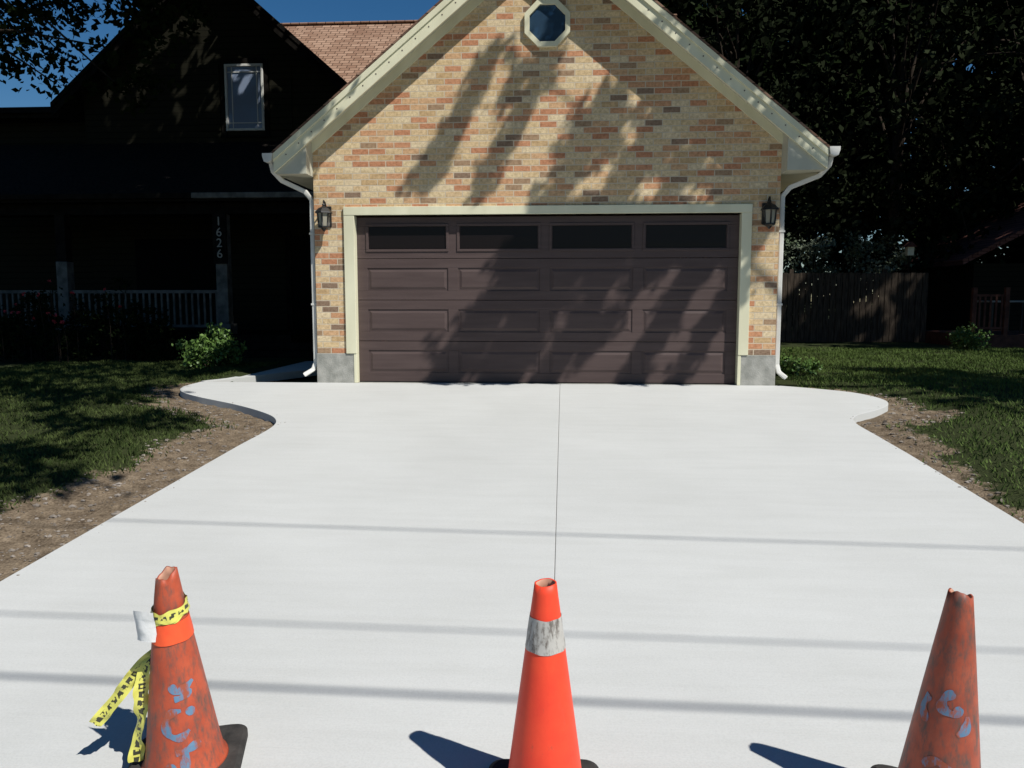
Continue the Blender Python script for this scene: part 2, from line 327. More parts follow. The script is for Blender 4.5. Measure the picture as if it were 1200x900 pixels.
def grass(name,xr,yr,n,mat,hgt=(.02,.05)):
    X=rng.uniform(*xr,n);Y=rng.uniform(*yr,n); z,dirt,d,ins=terr(X,Y)
    keep=(rng.random(n)>dirt*1.04-.02)&(d>.05)&~ins
    keep&=(rng.random(n)<.30+.9*vnoise(X,Y,1.7,8))
    X,Y,z=X[keep],Y[keep],z[keep]; k=len(X); h=rng.uniform(*hgt,k)*(.7+.6*vnoise(X,Y,2.5,9)); an=rng.uniform(0,6.28,k); w=.005+.005*rng.random(k)
    lx=rng.normal(size=k)*.022; ly=rng.normal(size=k)*.022
    v0=np.stack([X-np.cos(an)*w,Y-np.sin(an)*w,z-.005],1); v1=np.stack([X+np.cos(an)*w,Y+np.sin(an)*w,z-.005],1); v2=np.stack([X+lx,Y+ly,z+h],1)
    V=np.stack([v0,v1,v2],1).reshape(-1,3); me=bpy.data.meshes.new(name); me.vertices.add(3*k); me.vertices.foreach_set('co',V.ravel())
    me.loops.add(3*k); me.loops.foreach_set('vertex_index',np.arange(3*k,dtype=np.int32)); me.polygons.add(k)
    me.polygons.foreach_set('loop_start',(np.arange(k)*3).astype(np.int32)); me.polygons.foreach_set('loop_total',np.full(k,3,np.int32)); me.update(calc_edges=True)
    t=np.clip(vnoise(X,Y,2.2,6)*.6+rng.random(k)*.5,0,1)
    at=me.attributes.new('tint','FLOAT','POINT'); at.data.foreach_set('value',np.repeat(t,3).astype(np.float32)); me.materials.append(mat)
    return me
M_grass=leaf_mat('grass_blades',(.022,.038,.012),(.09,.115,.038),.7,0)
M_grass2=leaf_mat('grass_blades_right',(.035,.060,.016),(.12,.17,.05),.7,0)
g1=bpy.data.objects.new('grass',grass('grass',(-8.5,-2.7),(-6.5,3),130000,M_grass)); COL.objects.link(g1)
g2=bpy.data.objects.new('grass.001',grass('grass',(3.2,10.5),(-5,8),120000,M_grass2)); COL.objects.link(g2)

# stones and crumbs in the bare soil, a few crumbs spilled on the slab edge
bm=bmesh.new(); bmesh.ops.create_icosphere(bm,subdivisions=1,radius=1); iv=np.array([v.co[:] for v in bm.verts]); jf=[tuple(v.index for v in f.verts) for f in bm.faces]; bm.free()
n=16000; X=np.where(rng.random(n)<.65,rng.uniform(-5.6,-2.6,n),rng.uniform(3.1,4.8,n)); Y=rng.uniform(-7.8,-.3,n)
z,dt,d,ins=terr(X,Y); k=np.where((dt>.35)&~ins&(d>.03))[0][:2000]
k2=np.where(ins&(d<.12)&(d>.01)&(rng.random(n)<.25*(1-d/.12)))[0]
z[k2]=SL*Y[k2]; kk=np.concatenate([k,k2]); small=np.concatenate([np.ones(len(k)),np.full(len(k2),.35)])
s=(.005+.018*rng.random(len(kk))**4)*small
V=iv[None]*np.stack([s*(1+.6*rng.random(len(kk))),s,s*.6],1)[:,None,:]*(1+.18*rng.normal(size=(len(kk),len(iv),1)))+np.stack([X[kk],Y[kk],z[kk]+s*.2],1)[:,None,:]
F=[tuple(i*len(iv)+q for q in f) for i in range(len(kk)) for f in jf]
mkobj('gravel',V.reshape(-1,3),F,M_stone)

# ------------------------------------------------------------------ house
H=empty('brick_house')
WL,WR=-2.98,2.84; OL,OR,OT=-2.49,2.41,2.135
AX=-.05; AZ=5.60; EZ=2.86; EL,ER=-3.38,3.30; OH=.30
sl=(AZ-EZ)/(AX-EL)
def rz(x): return AZ-abs(x-AX)*sl
boxes('pier_brick_left',[(WL,OL,0,.22,.38,2.2)],M_brick,H)
boxes('pier_brick_right',[(OR,WR,0,.22,.38,2.2)],M_brick,H)
boxes('foundation',[(WL-.012,OL,-.012,.24,-.3,.38),(OR,WR+.012,-.012,.24,-.3,.38),(WL-.01,WL+.2,.243,7,-.3,.38),(WR-.2,WR+.01,.243,7,-.3,.38)],M_found,H,.006)
prism('gable_wall_brick',[(WL,2.2),(OL,2.2),(OL,OT+.001),(OR,OT+.001),(OR,2.2),(WR,2.2),(WR,rz(WR)-.14),(AX,AZ-.14),(WL,rz(WL)-.14)],0,.22,M_brick,H)
boxes('side_walls',[(WL,WL+.2,.223,7,.38,rz(WL)-.16),(WR-.2,WR,.223,7,.38,rz(WR)-.16)],M_brick,H)
boxes('garage_floor',[(OL+.001,OR-.001,-.003,6.9,-.2,-.002)],M_found,H)
tw=.105
boxes('door_trim',[(OL-tw,OL+.03,-.028,.115,0.38,OT),(OR-.03,OR+tw-.01,-.028,.115,.38,OT),
      (OL-.01,OL+.03,-.02,.115,.0,.379),(OR-.03,OR+.01,-.02,.115,.0,.379)],M_cream,H,.004)
boxes('door_header_trim',[(OL-tw,OR+tw-.01,-.032,.118,OT+.001,OT+.105)],M_cream,H,.004)
x0,x1=OL+.032,OR-.032; yd=.105; sh=(OT-.02)/4; W=(x1-x0)
cols=[]; st=.13; pw=(W-5*st)/4
for i in range(4): cols.append((x0+st+i*(pw+st),x0+st+i*(pw+st)+pw))
back_=[];rails=[];fields=[];wins=[];wfr=[]
for r in range(4):
    za=.012+r*sh; zb=za+sh-.007
    back_.append((x0,x1,yd,yd+.04,za,zb))
    pa,pb=za+.115,zb-.115
    rails+= [(x0,x1,yd-.012,yd-.0005,za,pa),(x0,x1,yd-.012,yd-.0005,pb,zb)]
    xs=[x0]+[v for c in cols for v in c]+[x1]
    for k in range(0,len(xs),2): rails.append((xs[k],xs[k+1],yd-.012,yd-.0005,pa+.0005,pb-.0005))
    for (a,b) in cols:
        if r<3: fields.append((a+.02,b-.02,pa+.02,pb-.02))
        else:
            wins.append((a+.03,b-.03,yd-.006,yd-.001,pa+.01,pb-.005)); 
            wfr+=[(a-.012,b+.012,yd-.024,yd-.0125,pa-.03,pa+.0),(a-.012,b+.012,yd-.024,yd-.0125,pb-.0,pb+.03),(a-.012,a+.02,yd-.024,yd-.0125,pa+.0005,pb-.0005),(b-.02,b+.012,yd-.024,yd-.0125,pa+.0005,pb-.0005)]
GD=empty('garage_door'); GD.parent=H
boxes('sections',back_,M_door,GD); boxes('rails_and_stiles',rails,M_door,GD,.003)
V=[];F=[]
for a,b,c,d in fields:
    k=len(V); e=.03
    V+=[(a,yd-.0006,c),(b,yd-.0006,c),(b,yd-.0006,d),(a,yd-.0006,d),(a+e,yd-.011,c+e),(b-e,yd-.011,c+e),(b-e,yd-.011,d-e),(a+e,yd-.011,d-e)]
    F+=[(k,k+1,k+5,k+4),(k+1,k+2,k+6,k+5),(k+2,k+3,k+7,k+6),(k+3,k,k+4,k+7),(k+4,k+5,k+6,k+7)]
mkobj('raised_panels',V,F,M_door,GD)
boxes('door_windows',wins,M_glass,GD); boxes('window_frames',wfr,M_door,GD,.003)
boxes('bottom_seal',[(x0,x1,yd-.006,yd+.03,-.001,.0115)],M_rubber,GD)
def rakeband(name,y0,y1,up,dn,mat,ext=0):
    pts=[(EL-ext,rz(EL)-ext*sl),(AX,AZ),(ER+ext,rz(ER)-ext*sl)]
    poly=[(pts[0][0],pts[0][1]+up),(pts[1][0],pts[1][1]+up),(pts[2][0],pts[2][1]+up),(pts[2][0],pts[2][1]-dn),(pts[1][0],pts[1][1]-dn),(pts[0][0],pts[0][1]-dn)]
    V=[(x,y0,z) for x,z in poly]+[(x,y1,z) for x,z in poly]
    F=[(0,5,4,1),(1,4,3,2),(6,7,10,11),(7,8,9,10),(0,1,7,6),(1,2,8,7),(5,11,10,4),(4,10,9,3),(0,6,11,5),(2,3,9,8)]
    o=mkobj(name,V,F,mat,H); fixn(o); return o
rakeband('rake_fascia',-OH,-OH+.03,-.005,.235,M_cream)
rakeband('rake_drip_board',-OH-.02,-OH-.001,-.003,.085,M_cream)
rakeband('rake_soffit',-OH+.031,.0-.001,-.12,.145,M_soffit)
rakeband('rake_frieze',-.024,-.002,-.146,.275,M_cream)
rakeband('garage_roof',-OH-.025,8.2,.03,.0,M_roofg,ext=.03)
prism('eave_return_left',[(EL+.01,rz(EL)-.24),(WL-.0,rz(EL)-.24),(WL,rz(WL)-.15),(EL+.01,rz(EL)-.15)],-OH+.032,6.9,M_soffit,H)
prism('eave_return_right',[(ER-.01,rz(ER)-.24),(WR,rz(ER)-.24),(WR,rz(WR)-.15),(ER-.01,rz(ER)-.15)],-OH+.032,6.9,M_soffit,H)
NV=[]
for s_ in(-1,1):
    for i in range(20):
        f=(i+.5)/20; x=AX+s_*f*3.25; NV.append((x-.007,x+.007,-OH-.003,-OH-.0005,rz(x)-.152,rz(x)-.138))
boxes('fascia_nails',NV,M_door,H)
def gutter(name,x,s):
    pts=[(0,0),(.015,-.085),(.06,-.11),(.105,-.10),(.125,-.04),(.125,0),(.115,0),(.112,-.035),(.06,-.09),(.02,-.07),(.012,0)]
    prism(name,[(x+s*a,EZ+.0+b) for a,b in pts],-OH-.03,6.9,M_white,H)
    prism(name+'_end_cap',[(x+s*a,EZ+b) for a,b in pts[:6]],-OH-.036,-OH-.031,M_white,H)
gutter('gutter_left',EL-.002,-1); gutter('gutter_right',ER+.002,1)
def sq(name,pts,w,d):
    V=[];F=[]; pts=[Vector(p) for p in pts]
    for i,p in enumerate(pts):
        t=((pts[min(i+1,len(pts)-1)]-p).normalized()+(p-pts[max(i-1,0)]).normalized()).normalized()
        side=Vector((0,1,0)); nn=t.cross(side).normalized()
        for a,b in((-1,-1),(1,-1),(1,1),(-1,1)): V.append(p+nn*a*w/2+side*b*d/2)
    for i in range(len(pts)-1):
        for k in range(4): F.append((i*4+k,i*4+(k+1)%4,(i+1)*4+(k+1)%4,(i+1)*4+k))
    F.append((3,2,1,0)); n=len(pts)*4; F.append((n-4,n-3,n-2,n-1))
    o=mkobj(name,V,F,M_white,H); fixn(o); bev(o,.012); return o
sq('downspout_left',[(EL-.06,-.2,EZ-.1),(EL-.05,-.16,EZ-.2),(EL+.03,-.08,EZ-.3),(WL-.12,.04,EZ-.42),(WL-.045,.08,EZ-.52),(WL-.045,.08,EZ-.7),(WL-.045,.08,1.5),(WL-.045,.08,.26),(WL-.07,.05,.17),(WL-.17,-.03,.10)],.06,.075)
sq('downspout_right',[(ER+.06,-.2,EZ-.1),(ER+.05,-.16,EZ-.2),(ER-.03,-.08,EZ-.3),(WR+.12,.04,EZ-.42),(WR+.045,.08,EZ-.52),(WR+.045,.08,EZ-.7),(WR+.045,.08,1.5),(WR+.045,.08,.26),(WR+.06,.05,.17),(WR+.13,-.05,.10)],.06,.075)
for zz in (1.0,1.9):
    boxes('downspout_strap',[(WL-.082,WL-.0,.035,.05,zz,zz+.025),(WR+.0,WR+.082,.035,.05,zz,zz+.025)],M_white,H)
def ngon(cx,cz,r,n=8,rot=math.pi/8): return [(cx+r*math.cos(rot+2*math.pi*i/n),cz+r*math.sin(rot+2*math.pi*i/n)) for i in range(n)]
ro=ngon(-.02,4.42,.30); ri=ngon(-.02,4.42,.235)
V=[(x,-.045,z) for x,z in ro]+[(x,-.045,z) for x,z in ri]+[(x,-.001,z) for x,z in ro]+[(x,-.001,z) for x,z in ri]
F=[]
for i in range(8):
    j=(i+1)%8; F+=[(i,j,8+j,8+i),(i,i+16,j+16,j),(8+i,8+j,24+j,24+i)]
o=mkobj('octagon_window_frame',V,F,M_cream,H); fixn(o)
prism('octagon_window_glass',ngon(-.02,4.42,.24),-.012,-.004,M_glassb,H)

# --- main house on the left and behind
GY_=7.0
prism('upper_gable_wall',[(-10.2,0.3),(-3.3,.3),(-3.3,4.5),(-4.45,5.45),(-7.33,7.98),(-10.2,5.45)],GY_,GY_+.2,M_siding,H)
gp=[(-10.7,5.18),(-7.33,8.15),(-3.95,5.18)]
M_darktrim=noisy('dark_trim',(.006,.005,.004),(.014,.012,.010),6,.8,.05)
def band2(name,y0,y1,up,dn,mat):
    poly=[(gp[0][0],gp[0][1]+up),(gp[1][0],gp[1][1]+up),(gp[2][0],gp[2][1]+up),(gp[2][0],gp[2][1]-dn),(gp[1][0],gp[1][1]-dn),(gp[0][0],gp[0][1]-dn)]
    V=[(x,y0,z) for x,z in poly]+[(x,y1,z) for x,z in poly]
    F=[(0,5,4,1),(1,4,3,2),(6,7,10,11),(7,8,9,10),(0,1,7,6),(1,2,8,7),(5,11,10,4),(4,10,9,3),(0,6,11,5),(2,3,9,8)]
    o=mkobj(name,V,F,mat,H); fixn(o)
band2('upper_gable_roof',GY_-.4,12,.06,.05,M_roofd); band2('upper_gable_fascia',GY_-.38,GY_-.34,-.052,.22,M_darktrim)
V=[(-7.4,7.9,5.7),(3.0,7.9,5.7),(3.0,11,8.2),(-7.4,11,8.2),(3.0,14.5,5.4),(-7.4,14.5,5.4)]
o=mkobj('main_roof',V+[(x,y,z-.15) for x,y,z in V],[(0,1,2,3),(3,2,4,5),(6,9,8,7),(9,11,10,8),(0,6,7,1),(1,7,8,2),(2,8,10,4),(0,3,9,6),(3,5,11,9),(4,10,11,5)],M_roofb,H); fixn(o)
boxes('ridge_cap',[(-7.4,3.0,10.88,11.12,8.165,8.215)],M_roofb,H,.02)
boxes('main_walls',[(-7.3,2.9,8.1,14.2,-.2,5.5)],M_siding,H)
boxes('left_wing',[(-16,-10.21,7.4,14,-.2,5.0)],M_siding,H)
boxes('left_wing_roof',[(-16.3,-10.72,6.9,14.3,5.0,5.22)],M_roofd,H)
boxes('left_wing_gutter',[(-16.3,-10.72,6.78,6.898,5.08,5.2)],M_darktrim,H)
wx,wz,ww,wh=-6.62,5.37,.84,1.38
yy=GY_-.001
boxes('upper_window_frame',[(wx-ww/2-.0,wx-ww/2+.05,yy-.05,yy,wz-wh/2,wz+wh/2),(wx+ww/2-.05,wx+ww/2,yy-.05,yy,wz-wh/2,wz+wh/2),
   (wx-ww/2+.0505,wx+ww/2-.0505,yy-.05,yy,wz-wh/2,wz-wh/2+.05),(wx-ww/2+.0505,wx+ww/2-.0505,yy-.05,yy,wz+wh/2-.05,wz+wh/2)],M_white,H,.004)
boxes('upper_window_glass',[(wx-ww/2+.051,wx+ww/2-.051,yy-.015,yy,wz-wh/2+.051,wz+wh/2-.051)],M_glassc,H)
boxes('upper_window_bars',[(wx-ww/2+.14,wx-ww/2+.158,yy-.024,yy-.016,wz-wh/2+.052,wz+wh/2-.052),(wx+ww/2-.158,wx+ww/2-.14,yy-.024,yy-.016,wz-wh/2+.052,wz+wh/2-.052),
   (wx-ww/2+.052,wx+ww/2-.052,yy-.032,yy-.0245,wz+wh/2-.173,wz+wh/2-.155),(wx-ww/2+.052,wx+ww/2-.052,yy-.032,yy-.0245,wz-wh/2+.155,wz-wh/2+.173)],M_white,H)
boxes('upper_window_casing',[(wx-ww/2-.1,wx-ww/2-.001,yy-.03,yy,wz-wh/2-.1,wz+wh/2+.1),(wx+ww/2+.001,wx+ww/2+.1,yy-.03,yy,wz-wh/2-.1,wz+wh/2+.1),(wx-ww/2,wx+ww/2,yy-.035,yy,wz+wh/2+.001,wz+wh/2+.12),(wx-ww/2-.12,wx+ww/2+.12,yy-.07,yy,wz-wh/2-.14,wz-wh/2-.101)],M_darktrim,H)
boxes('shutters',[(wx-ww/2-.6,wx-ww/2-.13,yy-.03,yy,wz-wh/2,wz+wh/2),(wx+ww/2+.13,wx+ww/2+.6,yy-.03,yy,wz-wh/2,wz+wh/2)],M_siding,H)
prism('porch_roof',[(4.35,3.0),(7.0,4.45),(7.0,4.3),(4.35,2.88)],-13,-3.0,M_roofd,H,axis='X')
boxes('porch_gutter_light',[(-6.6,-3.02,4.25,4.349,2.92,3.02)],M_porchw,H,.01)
boxes('porch_gutter_shaded',[(-13,-6.601,4.25,4.349,2.92,3.02)],M_darktrim,H,.01)  # same gutter farther left, shade put into its colour
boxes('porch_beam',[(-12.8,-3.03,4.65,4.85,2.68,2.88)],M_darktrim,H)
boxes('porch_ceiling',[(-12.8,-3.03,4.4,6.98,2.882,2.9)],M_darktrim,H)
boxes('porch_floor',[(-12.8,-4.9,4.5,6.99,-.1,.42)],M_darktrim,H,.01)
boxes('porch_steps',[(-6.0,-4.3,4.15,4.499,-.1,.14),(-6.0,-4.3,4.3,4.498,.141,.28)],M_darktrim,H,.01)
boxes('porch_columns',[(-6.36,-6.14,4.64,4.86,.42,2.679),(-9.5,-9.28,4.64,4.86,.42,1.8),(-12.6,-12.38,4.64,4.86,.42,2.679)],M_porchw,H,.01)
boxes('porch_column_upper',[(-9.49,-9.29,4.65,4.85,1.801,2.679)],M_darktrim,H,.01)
boxes('column_bases',[(-6.41,-6.09,4.59,4.91,.421,.62),(-9.55,-9.23,4.59,4.91,.421,.62)],M_porchw,H,.01)
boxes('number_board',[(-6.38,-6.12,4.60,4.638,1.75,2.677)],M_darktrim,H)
R=[]
for a,b in((-9.27,-6.37),(-12.37,-9.51)):
    R+=[(a,b,4.72,4.78,1.2,1.26),(a,b,4.72,4.78,.55,.6)]
    x=a+.08
    while x<b: R.append((x,x+.035,4.735,4.765,.601,1.199)); x+=.12
boxes('porch_railing',R,M_porchw,H)
boxes('front_door_and_porch_windows',[(-5.7,-4.8,GY_-.06,GY_-.001,.43,2.45),(-9.2,-7.4,GY_-.05,GY_-.001,1.1,2.4)],M_pglass,H,.01)
boxes('front_door_casing',[(-5.82,-5.701,GY_-.08,GY_-.001,.43,2.55),(-4.799,-4.68,GY_-.08,GY_-.001,.43,2.55)],M_darktrim,H)
for i,ch in enumerate('1626'):
    c=bpy.data.curves.new('house_number','FONT'); c.body=ch; c.size=.23; c.extrude=.006; c.align_x='CENTER'
    t=bpy.data.objects.new('house_number_'+str(i+1),c); t.rotation_euler=(math.pi/2,0,0); t.location=(-6.25,4.59,2.46-i*.2); c.materials.append(M_number); COL.objects.link(t); t.parent=H

def lantern(x,z):
    L=empty('wall_lantern',(x,0,z))
    def lathe(name,prof,mat,seg=6,y=-.15):
        V=[];F=[]
        for r,h in prof:
            for k in range(seg):
                a=2*math.pi*k/seg+math.pi/6; V.append((r*math.cos(a),y+r*math.sin(a),h))
        for i in range(len(prof)-1):
            for k in range(seg): F.append((i*seg+k,i*seg+(k+1)%seg,(i+1)*seg+(k+1)%seg,(i+1)*seg+k))
        F.append(tuple(reversed(range(seg)))); F.append(tuple(range((len(prof)-1)*seg,len(prof)*seg)))
        o=mkobj(name,V,F,mat,L); fixn(o)
    lathe('glass',[(.062,-.13),(.076,.03)],M_lglass)
    lathe('cap',[(.112,.03),(.108,.045),(.066,.09),(.034,.105),(.014,.12),(.02,.135),(.006,.155)],M_black)
    lathe('bottom',[(.01,-.195),(.022,-.178),(.038,-.16),(.074,-.148),(.074,-.13)],M_black)
    bars=[]
    for k in range(6):
        a=2*math.pi*k/6+math.pi/6; bars.append(([(.066*math.cos(a),-.15+.066*math.sin(a),-.135),(.08*math.cos(a),-.15+.08*math.sin(a),.035)],.010))
    tubes('cage_bars',bars,M_black,L,6)
    tubes('scroll_arm',[([(0,-.02,.0),(0,-.05,.10),(0,-.09,.17),(0,-.14,.185),(0,-.15,.14)],.011)],M_black,L,8)
    tubes('lower_scroll',[([(0,-.02,-.06),(0,-.04,-.12),(0,-.09,-.17),(0,-.14,-.17)],.008)],M_black,L,8)
    boxes('backplate',[(-.06,.06,-.022,-.002,-.13,.13)],M_black,L,.015)
lantern(-2.81,2.12); lantern(2.68,2.12)

# ------------------------------------------------------------------ traffic cones
def cone_mat(name,c1,c2,dirt,dlo,dhi,band=None):
    m,nt,b=newmat(name); L=nt.links
    tc=N(nt,'ShaderNodeTexCoord')
    n=N(nt,'ShaderNodeTexNoise'); n.inputs['Scale'].default_value=7; n.inputs['Detail'].default_value=9; n.inputs['Roughness'].default_value=.65; L.new(tc.outputs['Object'],n.inputs[0])
    mp=N(nt,'ShaderNodeMapping'); mp.inputs['Scale'].default_value=(1,1,.35); L.new(tc.outputs['Object'],mp.inputs[0])
    n2=N(nt,'ShaderNodeTexNoise'); n2.inputs['Scale'].default_value=38; n2.inputs['Detail'].default_value=7; n2.inputs['Roughness'].default_value=.7; L.new(mp.outputs[0],n2.inputs[0])
    r=N(nt,'ShaderNodeValToRGB'); r.color_ramp.elements[0].position=.35; r.color_ramp.elements[1].position=.65; r.color_ramp.elements[0].color=c4(c1); r.color_ramp.elements[1].color=c4(c2); L.new(n.outputs['Fac'],r.inputs[0])
    mr=N(nt,'ShaderNodeMapRange'); mr.inputs[1].default_value=dlo; mr.inputs[2].default_value=dhi; L.new(n2.outputs['Fac'],mr.inputs[0])
    mx=N(nt,'ShaderNodeMix',data_type='RGBA'); L.new(mr.outputs[0],mx.inputs[0]); L.new(r.outputs[0],mx.inputs[6]); mx.inputs[7].default_value=c4(dirt)
    L.new(mx.outputs[2],b.inputs['Base Color']); b.inputs['Roughness'].default_value=.5; b.inputs['Specular IOR Level'].default_value=.35
    bp=N(nt,'ShaderNodeBump'); bp.inputs['Strength'].default_value=.2; bp.inputs['Distance'].default_value=.003; L.new(n2.outputs['Fac'],bp.inputs['Height']); L.new(bp.outputs[0],b.inputs['Normal'])
    return m
M_cone_new=cone_mat('fluorescent_orange_vinyl',(.84,.055,.025),(.93,.08,.03),(.45,.08,.045),.60,.76)
M_cone_old=cone_mat('worn_orange_vinyl',(.36,.06,.028),(.52,.10,.045),(.15,.08,.06),.47,.66)
M_cone_old2=cone_mat('faded_orange_vinyl',(.28,.055,.03),(.44,.10,.05),(.12,.075,.06),.45,.64)
M_band=cone_mat('dirty_reflective_band',(.42,.40,.36),(.55,.53,.49),(.16,.14,.12),.48,.60)
M_collar=cone_mat('orange_collar',(.88,.085,.03),(.92,.12,.035),(.5,.10,.05),.7,.8)
M_blue=cone_mat('blue_paint',(.09,.19,.31),(.16,.26,.37),(.34,.085,.045),.44,.56)
M_inside=noisy('cone_inside',(.45,.22,.14),(.6,.34,.24),10,.7)
M_dark=noisy('scuff_lettering',(.10,.02,.015),(.16,.04,.03),30,.7)
HC=.72; RB,RT=.135,.034
def cr(h): return RB+(RT-RB)*h/HC
def cone(x,y,rotz,mat,torn,lean=(0,0),sc=1):
    E=empty('traffic_cone',(x,y,SL*y+.001)); E.rotation_euler=(math.atan(SL)+lean[0],lean[1],0); E.scale=(1,1,sc)
    seg=64; V=[];F=[]
    hs=[.031,.036,.05]+list(np.linspace(.1,HC,24))
    rs=[.143,.139,cr(.05)+.002]+[cr(h) for h in hs[3:]]
    ph=random.random()*6
    for i,(h,r) in enumerate(zip(hs,rs)):
        for k in range(seg):
            a=2*math.pi*k/seg; hh=h; t=h/HC
            if t>.9: hh=h+(t-.9)*10*torn*(.5*math.sin(a+ph)+.2*math.sin(3*a+ph*2)+.08*math.sin(7*a))
            rr=r*(1+.012*math.sin(2*a+ph)*t+ (.10*torn*20*math.sin(2*a+ph*1.3)*max(0,t-.8)))
            V.append((rr*math.cos(a),rr*math.sin(a),hh))
    n=len(hs)
    for i in range(n-1):
        for k in range(seg): F.append((i*seg+k,i*seg+(k+1)%seg,(i+1)*seg+(k+1)%seg,(i+1)*seg+k))
    o=mkobj('cone_body',V,F,mat,E,smooth=True)
    o.data.materials.append(M_inside)
    sd=o.modifiers.new('wall','SOLIDIFY'); sd.thickness=.005; sd.offset=-1; sd.material_offset=1
    s=.19; c=.055; pts=[]
    for (cx,cy,a0) in((s-c,s-c,0),(-(s-c),s-c,90),(-(s-c),-(s-c),180),(s-c,-(s-c),270)):
        for k in range(7):
            a=math.radians(a0+k*15); pts.append((cx+c*math.cos(a),cy+c*math.sin(a)))
    n=len(pts); Vb=[(p[0],p[1],0) for p in pts]+[(p[0],p[1],.022) for p in pts]+[(p[0]*.93,p[1]*.93,.031) for p in pts]
    Fb=[tuple(reversed(range(n)))]+[(i,(i+1)%n,n+(i+1)%n,n+i) for i in range(n)]+[(n+i,n+(i+1)%n,2*n+(i+1)%n,2*n+i) for i in range(n)]+[tuple(range(2*n,3*n))]
    b=mkobj('base_plate',Vb,Fb,M_rubber,E); b.rotation_euler=(0,0,rotz)
    return E
def ring(E,name,h0,h1,off,mat,tilt=0,wob=0,seg=64,a0=0,a1=2*math.pi):
    V=[];F=[];rows=6
    for j in range(rows+1):
        for k in range(seg+1):
            a=a0+(a1-a0)*k/seg; h=h0+(h1-h0)*j/rows+tilt*math.sin(a+.6)+wob*math.sin(5*a+j); r=cr(h)+off+abs(wob)*.4*math.sin(9*a+j*1.3)
            V.append((r*math.cos(a),r*math.sin(a),h))
    for j in range(rows):
        for k in range(seg): F.append((j*(seg+1)+k,j*(seg+1)+k+1,(j+1)*(seg+1)+k+1,(j+1)*(seg+1)+k))
    return mkobj(name,V,F,mat,E,smooth=True)
def stroke(E,name,lines,mat,w=.018,off=.0012):
    V=[];F=[]
    for li,ln in enumerate(lines):
        P=catmull(ln,8) if len(ln)>2 else [(ln[0][0]+(ln[1][0]-ln[0][0])*t/8,ln[0][1]+(ln[1][1]-ln[0][1])*t/8) for t in range(9)]
        b=len(V); n=len(P)
        for i,(s,h) in enumerate(P):
            s2,h2=P[min(i+1,n-1)]; s1,h1=P[max(i-1,0)]; tx,th=s2-s1,h2-h1; l=math.hypot(tx,th)+1e-9; nx,nh=-th/l,tx/l
            e=min(1,.5+.5*math.sin(math.pi*i/(n-1))**.5)
            ww=w*(.85+.25*math.sin(i*.5+li*2))*e*.5
            for q in(-1,0,1):
                ss=s+nx*ww*q; hh=h+nh*ww*q; r=cr(hh)+off; a=ss/cr(h)
                V.append((r*math.sin(a),-r*math.cos(a),hh))
        for i in range(n-1):
            for q in(0,1): F.append((b+i*3+q,b+i*3+q+1,b+(i+1)*3+q+1,b+(i+1)*3+q))
    return mkobj(name,V,F,mat,E,smooth=True)
c1=cone(.15,-7.66,.05,M_cone_new,.004,(0,0),1.065)
ring(c1,'reflective_band',.522,.622,.0016,M_band,0,.0012)
stroke(c1,'stamped_lettering',[[(-.035,.155),(-.02,.155)],[(-.012,.156),(.0,.155)],[(.008,.155),(.035,.157)],[(.03,.12),(.05,.118)]],M_dark,.006)
c0=cone(-1.11,-7.55,.25,M_cone_old,.03,(0,-.015))
stroke(c0,'blue_paint_marks',[[(.02,.36),(.035,.335),(.06,.34),(.09,.36)],[(.03,.31),(.06,.315),(.08,.335)],
   [(.05,.27),(.02,.265),(0,.235),(.01,.195),(.045,.18),(.075,.2)],[(.07,.25),(.09,.27)],[(.03,.13),(.07,.135),(.11,.15)],[(.065,.145),(.06,.09),(.07,.06)],[(.0,.09),(.03,.07)]],M_blue,.031)
ring(c0,'orange_collar',.495,.565,.003,M_collar,.004,.001)
c2=cone(1.385,-7.66,-.35,M_cone_old2,.022,(0,.012),1.06)
stroke(c2,'blue_paint_marks',[[(-.02,.45),(-.045,.43),(-.05,.40),(-.02,.39),(.0,.41)],[(-.09,.42),(-.11,.38),(-.10,.34)],[(-.01,.33),(.015,.35),(.02,.385)],
   [(-.10,.22),(-.06,.245),(-.03,.22),(-.05,.18),(-.09,.17)],[(-.03,.12),(.0,.10),(.02,.06)],[(-.15,.16),(-.17,.12),(-.15,.08)],[(.02,.2),(.025,.185),(.03,.17)]],M_blue,.033)
